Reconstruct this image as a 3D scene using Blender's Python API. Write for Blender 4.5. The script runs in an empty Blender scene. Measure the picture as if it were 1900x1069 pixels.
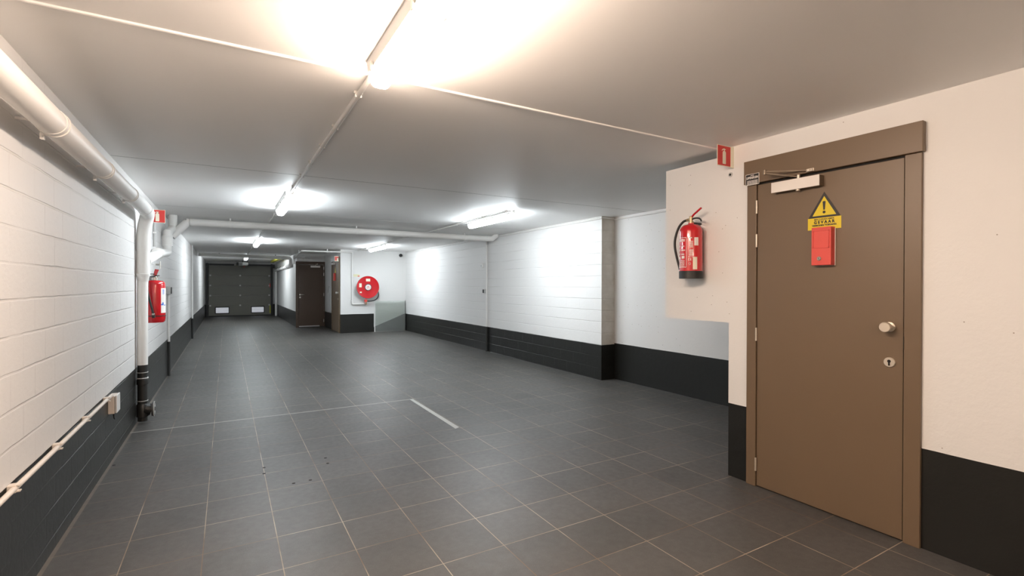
import bpy, bmesh, math, random
from mathutils import Vector, Matrix
random.seed(7)
C = bpy.context.scene.collection
PI = math.pi
H = 2.362            # ceiling height
XL, XD, XR, XB = -0.774, 3.132, 4.66, 4.906   # left wall, near door wall, right wall, bay wall
YH, Y2, XC, YE, Y0 = 14.4, 16.97, 1.93, 24.5, -3.6   # hose reel wall, second door wall, corridor wall, end, behind
PAINT = 0.512

# ------------------------------------------------------------------ materials
def new_mat(name):
    m = bpy.data.materials.new(name); m.use_nodes = True
    nt = m.node_tree; b = nt.nodes['Principled BSDF']
    return m, nt, b
def N(nt, t, **kw):
    n = nt.nodes.new(t)
    for k, v in kw.items(): setattr(n, k, v)
    return n
def mathn(nt, op, a, b=None, c=None):
    n = N(nt, 'ShaderNodeMath', operation=op)
    for i, v in enumerate((a, b, c)):
        if v is None: continue
        if isinstance(v, (int, float)): n.inputs[i].default_value = v
        else: nt.links.new(v, n.inputs[i])
    return n.outputs[0]
def mixc(nt, fac, a, b):
    n = N(nt, 'ShaderNodeMix', data_type='RGBA')
    if isinstance(fac, (int, float)): n.inputs[0].default_value = fac
    else: nt.links.new(fac, n.inputs[0])
    for i, v in ((6, a), (7, b)):
        if isinstance(v, tuple): n.inputs[i].default_value = (*v, 1)
        else: nt.links.new(v, n.inputs[i])
    return n.outputs[2]
def noise(nt, scale, detail=3, vec=None, rough=.5):
    n = N(nt, 'ShaderNodeTexNoise'); n.inputs['Scale'].default_value = scale
    n.inputs['Detail'].default_value = detail; n.inputs['Roughness'].default_value = rough
    if vec is not None: nt.links.new(vec, n.inputs['Vector'])
    return n.outputs['Fac']
def ramp(nt, fac, p0, p1):
    n = N(nt, 'ShaderNodeMapRange'); nt.links.new(fac, n.inputs[0])
    n.inputs[1].default_value = p0; n.inputs[2].default_value = p1
    return n.outputs[0]
def pos(nt):
    g = N(nt, 'ShaderNodeNewGeometry'); s = N(nt, 'ShaderNodeSeparateXYZ')
    nt.links.new(g.outputs['Position'], s.inputs[0]); return g.outputs['Position'], s.outputs
def plain(name, col, rough=.5, metal=0., var=.06, nscale=12., bump=.0, coat=0., spec=.5):
    m, nt, b = new_mat(name)
    p, s = pos(nt)
    f = noise(nt, nscale, 4, p)
    dark = tuple(c * (1 - var) for c in col); lite = tuple(min(1, c * (1 + var)) for c in col)
    nt.links.new(mixc(nt, f, dark, lite), b.inputs['Base Color'])
    b.inputs['Roughness'].default_value = rough; b.inputs['Metallic'].default_value = metal
    b.inputs['Coat Weight'].default_value = coat; b.inputs['Specular IOR Level'].default_value = spec
    if bump:
        bn = N(nt, 'ShaderNodeBump'); bn.inputs['Strength'].default_value = bump; bn.inputs['Distance'].default_value = .002
        nt.links.new(noise(nt, nscale * 12, 2, p), bn.inputs['Height']); nt.links.new(bn.outputs[0], b.inputs['Normal'])
    return m

WHITE = (.75, .745, .735); DARK = (.0100, .0102, .0088)
def wall_mat(name, axis='Y', block=None, return_x=None, u0=0., z0=0., paint=PAINT, diag=None, specks=0., white=WHITE, dark=DARK, rough=.6):
    """painted wall: white above a dark painted dado, optional blockwork relief"""
    m, nt, b = new_mat(name)
    p, s = pos(nt)
    wob = mathn(nt, 'MULTIPLY', mathn(nt, 'SUBTRACT', noise(nt, 3., 2, p), .5), .008)
    z = mathn(nt, 'ADD', s[2], wob)
    if diag:   # dado line runs down along the stair: x0 -> x1 from h0 to h1
        x0, x1, h0, h1 = diag
        r = N(nt, 'ShaderNodeMapRange'); nt.links.new(s[0], r.inputs[0])
        for i, v in enumerate((x0, x1, h0, h1)): r.inputs[i + 1].default_value = v
        lim = mathn(nt, 'ADD', mathn(nt, 'MULTIPLY', mathn(nt, 'LESS_THAN', s[0], x0), paint), mathn(nt, 'MULTIPLY', mathn(nt, 'GREATER_THAN', s[0], x0), r.outputs[0]))
        fac = mathn(nt, 'LESS_THAN', z, lim)
    else:
        fac = mathn(nt, 'LESS_THAN', z, paint)
    big = noise(nt, .9, 4, p)
    wc = mixc(nt, big, tuple(c * .965 for c in white), tuple(min(1, c * 1.02) for c in white))
    dc = mixc(nt, noise(nt, 2.2, 4, p), tuple(c * .8 for c in dark), tuple(c * 1.25 for c in dark))
    hgt = mathn(nt, 'MULTIPLY', noise(nt, 26., 5, p, .65), .25)
    if specks:
        v = N(nt, 'ShaderNodeTexVoronoi', voronoi_dimensions='2D'); v.inputs['Scale'].default_value = 6.5
        cv = N(nt, 'ShaderNodeCombineXYZ'); nt.links.new(s[1], cv.inputs[0]); nt.links.new(s[2], cv.inputs[1]); nt.links.new(cv.outputs[0], v.inputs['Vector'])
        gate = mathn(nt, 'GREATER_THAN', noise(nt, 2.3, 2, p), .50)
        sp = mathn(nt, 'MULTIPLY', mathn(nt, 'LESS_THAN', v.outputs['Distance'], specks), gate)
        wc = mixc(nt, mathn(nt, 'MULTIPLY', sp, .75), wc, (.22, .18, .14))
    if block:
        bw, bh = block
        cx = N(nt, 'ShaderNodeCombineXYZ')
        ww = mathn(nt, 'MULTIPLY', mathn(nt, 'SUBTRACT', noise(nt, 7., 3, p), .5), .010)
        nt.links.new(mathn(nt, 'ADD', mathn(nt, 'SUBTRACT', s[1 if axis == 'Y' else 0], u0), ww), cx.inputs[0])
        nt.links.new(mathn(nt, 'ADD', mathn(nt, 'SUBTRACT', s[2], z0), ww), cx.inputs[1])
        br = N(nt, 'ShaderNodeTexBrick'); br.offset = .5; br.offset_frequency = 2; br.squash = 1
        nt.links.new(cx.outputs[0], br.inputs['Vector'])
        br.inputs['Scale'].default_value = 1; br.inputs['Brick Width'].default_value = bw; br.inputs['Row Height'].default_value = bh
        br.inputs['Mortar Size'].default_value = .006; br.inputs['Mortar Smooth'].default_value = .55
        # joints are partly filled with paint
        keep = ramp(nt, noise(nt, 1.6, 3, p), .36, .62)
        zz = mathn(nt, 'ABSOLUTE', mathn(nt, 'SUBTRACT', mathn(nt, 'FRACT', mathn(nt, 'ADD', mathn(nt, 'DIVIDE', mathn(nt, 'ADD', mathn(nt, 'SUBTRACT', s[2], z0), ww), bh), 50.5)), .5))
        bed = ramp(nt, zz, .042, .022)
        jf = mathn(nt, 'MAXIMUM', mathn(nt, 'MULTIPLY', br.outputs['Fac'], .42), bed)
        j = mathn(nt, 'MULTIPLY', jf, mathn(nt, 'ADD', mathn(nt, 'MULTIPLY', keep, .88), .12))
        hgt = mathn(nt, 'SUBTRACT', hgt, mathn(nt, 'MULTIPLY', j, .7))
        dc = mixc(nt, mathn(nt, 'MULTIPLY', j, .5), dc, tuple(c * 3.2 for c in dark)); wc = mixc(nt, mathn(nt, 'MULTIPLY', j, .2), wc, (.50, .47, .43))
    if return_x:   # the narrow return face is stained plaster
        rx = mathn(nt, 'GREATER_THAN', s[0], return_x)
        st = mixc(nt, ramp(nt, noise(nt, 5., 5, p, .65), .35, .7), (.60, .57, .51), (.42, .38, .32))
        wc = mixc(nt, mathn(nt, 'MULTIPLY', rx, .8), wc, st)
    nt.links.new(mixc(nt, fac, wc, dc), b.inputs['Base Color'])
    nt.links.new(mathn(nt, 'ADD', rough, mathn(nt, 'MULTIPLY', fac, -.22)), b.inputs['Roughness'])
    bn = N(nt, 'ShaderNodeBump'); bn.inputs['Strength'].default_value = .8; bn.inputs['Distance'].default_value = .008
    nt.links.new(hgt, bn.inputs['Height']); nt.links.new(bn.outputs[0], b.inputs['Normal'])
    return m

M = {}
M['wall_left'] = wall_mat('painted_blocks_left', 'Y', (.3045, .1535), u0=3.095, z0=.076, paint=.546, white=(.685, .675, .665))
M['wall_right'] = wall_mat('painted_blocks_right', 'Y', (.335, .166), u0=5.78, z0=.008, paint=.505, return_x=XR + .003)
M['wall_smooth'] = wall_mat('painted_plaster', 'Y', None, specks=.026, paint=.522)
M['wall_door'] = wall_mat('painted_plaster_door_wall', 'Y', None, specks=.020, paint=.522)
M['wall_end'] = wall_mat('painted_plaster_corridor', 'Y', None, paint=.5)
M['wall_hose'] = wall_mat('painted_plaster_hose_wall', 'X', None, paint=.53, diag=(3.712, 4.62, .14, .50))
M['ceiling'] = plain('ceiling_paint', (.93, .925, .915), .55, var=.02, nscale=1.5, bump=.15)
M['pipe'] = plain('white_painted_pipe', (.76, .75, .73), .52, var=.03, nscale=6)
M['pipe_dark'] = plain('black_painted_pipe', (.022, .023, .022), .4, var=.2, nscale=8)
M['plastic'] = plain('white_plastic', (.74, .74, .73), .4, var=.02)
M['lamp_body'] = plain('white_enamel_housing', (.88, .88, .87), .45, var=.01)
M['plastic_cream'] = plain('cream_plastic', (.70, .64, .58), .45, var=.03)
M['grey_plastic'] = plain('grey_plastic', (.45, .45, .44), .45, var=.04)
M['steel'] = plain('brushed_steel', (.62, .60, .56), .32, 1., var=.05, nscale=30)
M['steel_matte'] = plain('satin_nickel', (.62, .55, .46), .42, .6, var=.03, nscale=30)
M['brass'] = plain('brass', (.42, .33, .20), .4, .8, var=.1, nscale=60)
M['black'] = plain('black_rubber', (.012, .012, .012), .5, var=.2)
M['red'] = plain('red_enamel', (.50, .006, .012), .25, var=.04, coat=.5)
M['red_sign'] = plain('red_sign_face', (.58, .035, .03), .45, var=.03)
M['red_plastic'] = plain('red_plastic', (.66, .075, .058), .42, var=.03)
M['cream'] = plain('photoluminescent_cream', (.78, .74, .60), .5, var=.03)
M['yellow'] = plain('yellow_sign_face', (.68, .52, .01), .45, var=.03)
M['pale_yellow'] = plain('pale_yellow_paper', (.72, .70, .48), .6, var=.03)
M['ink'] = plain('black_ink', (.015, .012, .010), .5, var=.1)
M['white_ink'] = plain('white_ink', (.78, .75, .72), .5, var=.02)
M['blue_ink'] = plain('blue_ink', (.03, .13, .5), .5, var=.02)
M['brown'] = plain('taupe_lacquer', (.150, .102, .062), .42, var=.035, nscale=3., bump=.05)
M['dark_brown'] = plain('dark_brown_lacquer', (.068, .040, .025), .42, var=.04, nscale=3.)
M['bronze'] = plain('bronze_arm', (.24, .19, .14), .4, .5, var=.05)
M['cap_grey'] = plain('dark_grey_pvc', (.06, .06, .06), .45, var=.15)
M['closer_white'] = plain('pale_enamel', (.76, .72, .68), .4, var=.02)
M['garage'] = plain('grey_garage_panel', (.18, .175, .15), .5, var=.05, nscale=3)
M['dark_metal'] = plain('dark_steel_track', (.03, .03, .03), .45, .3, var=.15)
M['yellow_paint'] = plain('hazard_yellow', (.42, .42, .05), .5, var=.05)
M['tape'] = plain('grey_floor_tape', (.40, .40, .38), .5, var=.08, nscale=25)
M['joint'] = plain('joint_filler', (.30, .30, .28), .55, var=.25, nscale=20)
M['joint_shade'] = plain('ceiling_joint_shade', (.16, .16, .155), .7, var=.15)
M['hole'] = plain('shade_and_hole_black', (.008, .007, .006), .8, var=.1)
M['galv'] = plain('galvanised_strip', (.5, .5, .49), .4, .7, var=.08)

def emit_mat(name, col, strength):
    m, nt, b = new_mat(name)
    b.inputs['Base Color'].default_value = (.9, .9, .9, 1); b.inputs['Roughness'].default_value = .4
    b.inputs['Emission Color'].default_value = (*col, 1); b.inputs['Emission Strength'].default_value = strength
    return m
M['lamp_warm'] = emit_mat('warm_lit_diffuser', (1., .775, .61), 82.)
M['lamp_cool'] = emit_mat('cool_lit_diffuser', (.88, .955, 1.), 56.)

def glass_mat():
    m, nt, b = new_mat('greenish_safety_glass')
    b.inputs['Base Color'].default_value = (.90, .95, .91, 1); b.inputs['Transmission Weight'].default_value = .86
    b.inputs['Roughness'].default_value = .02; b.inputs['IOR'].default_value = 1.45
    return m
M['glass'] = glass_mat()
M['daylit_vent'] = emit_mat('daylight_through_vent', (.85, .88, 1.), .22)

def floor_mat():
    m, nt, b = new_mat('slate_grey_floor_tiles')
    p, s = pos(nt)
    cx = N(nt, 'ShaderNodeCombineXYZ')
    nt.links.new(mathn(nt, 'ADD', s[0], .107 + .3417 * 40), cx.inputs[0])
    nt.links.new(mathn(nt, 'ADD', s[1], -1.9 + .3445 * 40), cx.inputs[1])
    br = N(nt, 'ShaderNodeTexBrick'); br.offset = 0; br.squash = 1
    nt.links.new(cx.outputs[0], br.inputs['Vector'])
    br.inputs['Scale'].default_value = 1; br.inputs['Brick Width'].default_value = .3417; br.inputs['Row Height'].default_value = .3445
    br.inputs['Mortar Size'].default_value = .0024; br.inputs['Mortar Smooth'].default_value = .2
    br.inputs['Color1'].default_value = (.042, .040, .037, 1); br.inputs['Color2'].default_value = (.070, .067, .063, 1)
    cloud = noise(nt, 2.3, 5, p, .6); fine = noise(nt, 190., 3, p, .7); mid = noise(nt, 24., 4, p, .6)
    c = mixc(nt, ramp(nt, cloud, .3, .7), br.outputs['Color'], (.076, .073, .069))
    c = mixc(nt, mathn(nt, 'MULTIPLY', ramp(nt, fine, .52, .75), .5), c, (.15, .142, .13))
    c = mixc(nt, mathn(nt, 'MULTIPLY', ramp(nt, mid, .35, .8), .35), c, (.052, .050, .047))
    # grout: rust-brown, paler in places
    g = mixc(nt, ramp(nt, noise(nt, 1.9, 4, p), .42, .62), (.14, .085, .048), (.38, .32, .24))
    c = mixc(nt, br.outputs['Fac'], c, g)
    # dusty edge beside the left wall
    e = mathn(nt, 'MULTIPLY', mathn(nt, 'LESS_THAN', s[0], XL + .02), .6)
    c = mixc(nt, e, c, (.20, .17, .14))
    nt.links.new(c, b.inputs['Base Color'])
    nt.links.new(mathn(nt, 'ADD', .36, mathn(nt, 'MULTIPLY', mid, .22)), b.inputs['Roughness'])
    bn = N(nt, 'ShaderNodeBump'); bn.inputs['Strength'].default_value = .35; bn.inputs['Distance'].default_value = .003
    h = mathn(nt, 'ADD', mathn(nt, 'MULTIPLY', noise(nt, 60., 5, p, .7), .30), mathn(nt, 'MULTIPLY', br.outputs['Fac'], -.6))
    nt.links.new(h, bn.inputs['Height']); nt.links.new(bn.outputs[0], b.inputs['Normal'])
    return m
M['floor'] = floor_mat()

def hazard_mat():
    m, nt, b = new_mat('hazard_stripes')
    p, s = pos(nt)
    v = mathn(nt, 'FRACT', mathn(nt, 'MULTIPLY', mathn(nt, 'ADD', s[0], mathn(nt, 'ADD', s[1], s[2])), 4.))
    nt.links.new(mixc(nt, mathn(nt, 'GREATER_THAN', v, .62), (.70, .66, .05), (.03, .03, .03)), b.inputs['Base Color'])
    return m
M['hazard'] = hazard_mat()

# ------------------------------------------------------------------ mesh helpers
def box(bm, x0, x1, y0, y1, z0, z1, bev=0, seg=2):
    vs = [bm.verts.new((x, y, z)) for x in (x0, x1) for y in (y0, y1) for z in (z0, z1)]
    fs = [(0, 1, 3, 2), (4, 6, 7, 5), (0, 4, 5, 1), (2, 3, 7, 6), (0, 2, 6, 4), (1, 5, 7, 3)]
    F = [bm.faces.new([vs[i] for i in f]) for f in fs]
    if bev:
        es = list({e for f in F for e in f.edges})
        bmesh.ops.bevel(bm, geom=es, offset=bev, segments=seg, profile=.5, affect='EDGES')
def frame_of(d):
    d = Vector(d).normalized(); a = Vector((0, 0, 1)) if abs(d.z) < .9 else Vector((1, 0, 0))
    u = d.cross(a).normalized(); return u, d.cross(u).normalized()
def tube(bm, pts, r, n=16, cap=True, smooth_pts=0, rs=None):
    pts = [Vector(p) for p in pts]
    if smooth_pts: pts = catmull(pts, smooth_pts)
    rings = []; u = None
    for i, p in enumerate(pts):
        if i == 0: d = pts[1] - p
        elif i == len(pts) - 1: d = p - pts[-2]
        else: d = (pts[i + 1] - p).normalized() + (p - pts[i - 1]).normalized()
        d.normalize()
        if u is None: u, v = frame_of(d)
        else:
            u = (u - d * u.dot(d)).normalized(); v = d.cross(u).normalized()
        if 0 < i < len(pts) - 1:
            c = max(.5, (pts[i + 1] - p).normalized().dot(d)); k = 1 / c
        else: k = 1
        rr = rs[i] if rs and not smooth_pts else r
        # mitre: widen only in the bend plane
        bend = None
        if k > 1.001:
            bend = ((pts[i + 1] - p).normalized() - (p - pts[i - 1]).normalized()); bend.normalize()
        ring = []
        for j in range(n):
            a = 2 * PI * j / n; o = u * math.cos(a) + v * math.sin(a)
            if bend is not None: o = o + bend * (o.dot(bend)) * (k - 1)
            ring.append(bm.verts.new(p + o * rr))
        rings.append(ring)
    for a, b in zip(rings, rings[1:]):
        for j in range(n): bm.faces.new((a[j], a[(j + 1) % n], b[(j + 1) % n], b[j]))
    if cap:
        bm.faces.new(rings[0][::-1]); bm.faces.new(rings[-1])
def catmull(pts, k):
    P = [pts[0] * 2 - pts[1]] + pts + [pts[-1] * 2 - pts[-2]]; out = []
    for i in range(1, len(P) - 2):
        for t in range(k):
            t = t / k; a, b, c, d = P[i - 1:i + 3]
            out.append(.5 * ((2 * b) + (c - a) * t + (2 * a - 5 * b + 4 * c - d) * t * t + (3 * b - a - 3 * c + d) * t ** 3))
    out.append(pts[-1]); return out
def fillet(pts, r, k=6):
    """round the corners of a polyline"""
    pts = [Vector(p) for p in pts]; out = [pts[0]]
    for a, b, c in zip(pts, pts[1:], pts[2:]):
        q = min(r, (a - b).length * .49, (c - b).length * .49)
        p0 = b + (a - b).normalized() * q; p1 = b + (c - b).normalized() * q
        for i in range(k + 1):
            t = i / k; out.append(p0 * (1 - t) ** 2 + b * 2 * t * (1 - t) + p1 * t * t)
    out.append(pts[-1]); return out
def lathe(bm, prof, o=(0, 0, 0), axis='Z', n=32):
    """prof: (r, h) pairs along the axis"""
    o = Vector(o); ax = {'X': Vector((1, 0, 0)), 'Y': Vector((0, 1, 0)), 'Z': Vector((0, 0, 1))}[axis]
    u, v = frame_of(ax); rings = []
    for r, h in prof:
        if r < 1e-6: rings.append([bm.verts.new(o + ax * h)])
        else: rings.append([bm.verts.new(o + ax * h + (u * math.cos(2 * PI * j / n) + v * math.sin(2 * PI * j / n)) * r) for j in range(n)])
    for a, b in zip(rings, rings[1:]):
        for j in range(n):
            k = (j + 1) % n
            if len(a) == 1 and len(b) == 1: continue
            if len(a) == 1: bm.faces.new((a[0], b[k], b[j]))
            elif len(b) == 1: bm.faces.new((a[j], a[k], b[0]))
            else: bm.faces.new((a[j], a[k], b[k], b[j]))
    if len(rings[0]) > 1: bm.faces.new(rings[0][::-1])
    if len(rings[-1]) > 1: bm.faces.new(rings[-1])
def prism(bm, poly, o, u, v, depth):
    """extrude polygon (a,b) in the u,v plane at o by vector depth"""
    o, u, v, d = Vector(o), Vector(u), Vector(v), Vector(depth)
    a = [bm.verts.new(o + u * x + v * y) for x, y in poly]; b = [bm.verts.new(p.co + d) for p in a]
    bm.faces.new(a); bm.faces.new(b[::-1])
    for i in range(len(a)):
        j = (i + 1) % len(a); bm.faces.new((a[i], b[i], b[j], a[j]))
def patch(bm, r, t0, t1, z0, z1, th=.0006, n=None):
    """thin curved decal on an upright cylinder; angle 0 faces -Y, positive to +X"""
    n = n or max(1, int(abs(t1 - t0) / .12)); rows = []
    for i in range(n + 1):
        t = t0 + (t1 - t0) * i / n; c = (math.sin(t), -math.cos(t))
        rows.append([bm.verts.new((c[0] * R, c[1] * R, z)) for R, z in ((r - .001, z0), (r + th, z0), (r + th, z1), (r - .001, z1))])
    for a, b in zip(rows, rows[1:]):
        for k in range(4): bm.faces.new((a[k], b[k], b[(k + 1) % 4], a[(k + 1) % 4]))
    bm.faces.new(rows[0][::-1]); bm.faces.new(rows[-1])

def build(name, fn, mat, parent=None, smooth=False, label=None):
    bm = bmesh.new(); fn(bm)
    bmesh.ops.recalc_face_normals(bm, faces=bm.faces)
    me = bpy.data.meshes.new(name); bm.to_mesh(me); bm.free()
    if smooth:
        for p in me.polygons: p.use_smooth = True
    me.materials.append(M[mat])
    o = bpy.data.objects.new(name, me); C.objects.link(o)
    if smooth:
        try: me.set_sharp_from_angle(angle=math.radians(38))
        except Exception: pass
    if parent: o.parent = parent
    if label: o['label'] = label
    return o
def B(*a, **k):            # a box builder
    return lambda bm: box(bm, *a, **k)
def many(*fs):
    def f(bm):
        for g in fs: g(bm)
    return f
def thing(name, label, cat, loc=(0, 0, 0), rz=0, group=None):
    o = bpy.data.objects.new(name, None); C.objects.link(o); o.empty_display_size = .1
    o.location = loc; o.rotation_euler = (0, 0, rz)
    o['label'] = label; o['category'] = cat
    if group: o['group'] = group
    return o
def tag(o, label, cat, group=None):
    o['label'] = label; o['category'] = cat
    if group: o['group'] = group
    return o
def struct(name, fn, mat, label=None):
    o = build(name, fn, mat); o['kind'] = 'structure'
    if label: o['label'] = label
    return o
def structE(name, label, loc=(0, 0, 0), rz=0):
    o = bpy.data.objects.new(name, None); C.objects.link(o); o.location = loc; o.rotation_euler = (0, 0, rz)
    o['kind'] = 'structure'; o['label'] = label; o.empty_display_size = .1
    return o
def dup(root, loc, label=None):
    r = root.copy(); C.objects.link(r); r.location = loc
    if label: r['label'] = label
    for ch in list(root.children):
        c = ch.copy(); C.objects.link(c); c.parent = r
        for g in ch.children:
            d = g.copy(); C.objects.link(d); d.parent = c
    return r
def text(name, s, size, mat, parent, mtx, width=None, bold=0., depth=.0006):
    cu = bpy.data.curves.new('t', 'FONT'); cu.body = s; cu.size = size; cu.align_x = 'CENTER'; cu.align_y = 'CENTER'
    cu.extrude = depth; cu.offset = bold; cu.resolution_u = 3
    t = bpy.data.objects.new('t', cu); C.objects.link(t)
    dg = bpy.context.evaluated_depsgraph_get(); me = bpy.data.meshes.new_from_object(t.evaluated_get(dg))
    bpy.data.objects.remove(t); bpy.data.curves.remove(cu)
    xs = [v.co.x for v in me.vertices]; w = max(xs) - min(xs); k = (width / w) if width else 1
    me.transform(mtx @ Matrix.Diagonal((k, 1, 1, 1)))
    me.name = name; me.materials.clear(); me.materials.append(M[mat])
    o = bpy.data.objects.new(name, me); C.objects.link(o); o.parent = parent
    return o
def basis(o, u, v):
    u, v = Vector(u), Vector(v); w = u.cross(v)
    return Matrix(((u.x, v.x, w.x, o[0]), (u.y, v.y, w.y, o[1]), (u.z, v.z, w.z, o[2]), (0, 0, 0, 1)))

# ------------------------------------------------------------------ shell
struct('floor', B(XL - .2, XB + .2, Y0 - .2, YE + .2, -.15, 0), 'floor')
JY = [2.34, 4.82, 7.53, 10.0, 12.5, 15.0, 17.5, 20.0, 22.4]
def ceil(bm):
    ys = [Y0 - .2] + JY + [YE + .2]
    for i, (a, b) in enumerate(zip(ys, ys[1:])):
        g0 = .0 if i == 0 else .006; g1 = .0 if i == len(ys) - 2 else .006
        box(bm, XL - .2, XB + .2, a + g0, b - g1, H, H + .1)
    box(bm, XL - .2, XB + .2, Y0 - .2, YE + .2, H + .1, H + .2)
struct('ceiling', ceil, 'ceiling')
def bead(bm):
    for x0, x1, w in ((XL + .01, XD + .2, .011),):
        pr = [(-w, 0), (-w * .7, -.006), (0, -.008), (w * .7, -.006), (w, 0)]
        n = 60; rows = []
        for i in range(n + 1):
            x = x0 + (x1 - x0) * i / n; dy = .0007 * math.sin(i * 2.1)
            rows.append([bm.verts.new((x, 2.34 + dy + a, H + b)) for a, b in pr])
        for a, b in zip(rows, rows[1:]):
            for k in range(len(pr) - 1): bm.faces.new((a[k], b[k], b[k + 1], a[k + 1]))
        for r in (rows[0], rows[-1]): bm.faces.new(r)
        for a, b in zip(rows, rows[1:]): bm.faces.new((a[0], a[-1], b[-1], b[0]))
struct('trim_1', bead, 'ceiling', 'white filler bead along the nearest ceiling joint')
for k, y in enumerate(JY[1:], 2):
    struct('trim_%d' % k, B(XL + .001, (XB if y < 5.45 else XR if y < YH else XC) - .001, y - .0055, y + .0055, H + .0005, H + .03), 'joint_shade', 'dark strip painting the shade in the gap between two ceiling slabs')  # dark strip laid in each slab gap, standing in for its shade
struct('wall_left', B(XL - .2, XL, Y0 - .2, YE + .2, 0, H), 'wall_left')
struct('wall_right_front', B(XD, XD + .2, Y0, 2.272, 0, H), 'wall_door')
struct('wall_right_bay_end', B(XD + .2, XB, 2.072, 2.272, 0, H), 'wall_smooth')
struct('wall_right_boxing', B(XD, XD + .26, 2.272, 2.861, 1.102, 2.309), 'wall_door', 'boxed-in wall section above the bay, open at floor and ceiling')
struct('wall_right_bay', B(XB, XB + .2, 2.072, 5.45, 0, H), 'wall_smooth')
struct('wall_right', B(XR, XB + .2, 5.45, YH, 0, H), 'wall_right')
struct('wall_back', B(2.78, XB + .2, YH, YH + .2, 0, H), 'wall_hose')
struct('wall_back_side', B(2.78, 2.98, YH + .2, Y2, 0, H), 'wall_end')
struct('wall_back_recess', B(XC, 2.98, Y2, Y2 + .2, 0, H), 'wall_end')
struct('wall_right_corridor', B(XC, XC + .2, Y2 + .2, YE, 0, H), 'wall_end')
struct('wall_back_corridor', B(XL, XC + .2, YE, YE + .2, 0, H), 'wall_end')
struct('wall_front', B(XL, XD + .2, Y0 - .2, Y0, 0, H), 'wall_smooth')

# ------------------------------------------------------------------ lamps
def lamp(x, yc, L, warm, label, group):
    t = thing('tube_light', label, 'light', (x, yc, H), 0, group)
    h = L / 2
    def hous(bm):
        pr = [(-.060, 0), (-.052, -.047), (.052, -.047), (.060, 0)]
        prism(bm, pr, (0, -h + .02, 0), (1, 0, 0), (0, 0, 1), (0, L - .04, 0))
    build('housing', hous, 'lamp_body', t)
    build('end_bracket', lambda bm: (box(bm, -.020, .020, -h - .012, -h + .03, -.030, -.0), tube(bm, [(0, -h - .02, -.03), (0, -h + .02, -.03)], .012, 10)), 'steel', t)
    def diff(bm):
        n = 14; rows = []
        ys = [(-h, .5), (-h + .008, .8), (-h + .025, 1), (h - .025, 1), (h - .008, .8), (h, .5)]
        for y, k in ys:
            ring = []
            for i in range(n + 1):
                a = PI * i / n
                ca, sa = math.cos(a), math.sin(a)
                ring.append(bm.verts.new((math.copysign(.047 * k * abs(ca) ** .5, ca), y, -.048 - .058 * k * sa ** .9)))
            rows.append(ring)
        for a, b in zip(rows, rows[1:]):
            for i in range(n): bm.faces.new((a[i], a[i + 1], b[i + 1], b[i]))
            bm.faces.new((a[0], b[0], b[n], a[n]))
        bm.faces.new(rows[0]); bm.faces.new(rows[-1][::-1])
    build('diffuser', diff, 'lamp_warm' if warm else 'lamp_cool', t, smooth=True)
    for s in (-1, 1):
        for k in (-.42, 0, .42):
            build('clip', B(s * .058 - .005, s * .058 + .005, k * L - .010, k * L + .010, -.070, -.028, bev=.002), 'steel', t)
    return t
G = 'tube lights down the middle of the garage'
lamp(.60, 1.60, 1.29, True, 'nearest tube light, warm and bright, at the top of the picture', G)
lamp(.60, 6.33, 1.29, False, 'second tube light of the middle row, between the ceiling conduit and the cross pipe', G)
lamp(.60, 12.5, 1.40, False, 'third tube light of the middle row, just beyond the white cross pipe', G)
lamp(.60, 19.8, 1.35, False, 'farthest tube light, small and bright, above the garage door', G)
G = 'tube lights along the right wall'
lamp(3.31, 6.33, 1.35, False, 'nearer tube light beside the right block wall', G)
lamp(3.34, 12.6, 1.45, False, 'farther tube light by the right wall, above the hose reel', G)
lamp(.60, -2.4, 1.29, True, 'added warm tube light, unseen behind the camera', 'added unseen tube light behind the viewpoint')  # added lamp, unseen, assumed to continue the row and light the near end

# ceiling conduits
def conduit(name_label, x, spans, clips, r=.0125, z=None, grp=None, mat='pipe'):
    z = z or H - .018
    t = thing('electrical_conduit', name_label, 'conduit', (x, spans[0][0], z), 0, grp)
    y0 = spans[0][0]
    for a, b in spans: build('tube', lambda bm: tube(bm, [(0, a - y0, 0), (0, b - y0, 0)], r, 12), mat, t, True)
    for c in clips:
        def cl(bm, c=c):
            box(bm, -.022, .022, c - y0 - .009, c - y0 + .009, .004, H - z, bev=.002)
            box(bm, -.016, -.010, c - y0 - .009, c - y0 + .009, -.014, .006); box(bm, .010, .016, c - y0 - .009, c - y0 + .009, -.014, .006)
        build('clip', cl, mat, t)
    return t
conduit('white conduit on the ceiling between the two nearest tube lights of the middle row', .585, [(2.245, 5.68)], [2.58, 3.19, 3.67, 4.20, 4.75, 5.36])
conduit('white conduit on the ceiling from the second to the third middle tube light', .585, [(6.98, 11.79)], [7.6, 8.2, 9.2, 10.0, 10.8])
conduit('white conduit on the ceiling beyond the third middle tube light', .585, [(13.21, 18.2)], [13.8, 15., 16.4, 17.6])
conduit('white conduit on the ceiling beside the nearer right-hand tube light', 3.228, [(5.6, 11.86)], [5.7, 6.4, 7.3, 8.1, 9.1, 10.2, 11.2])
conduit('white conduit on the ceiling between the far right-hand tube light and the hose wall', 3.26, [(13.33, 14.38)], [13.4, 14.0])
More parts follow.
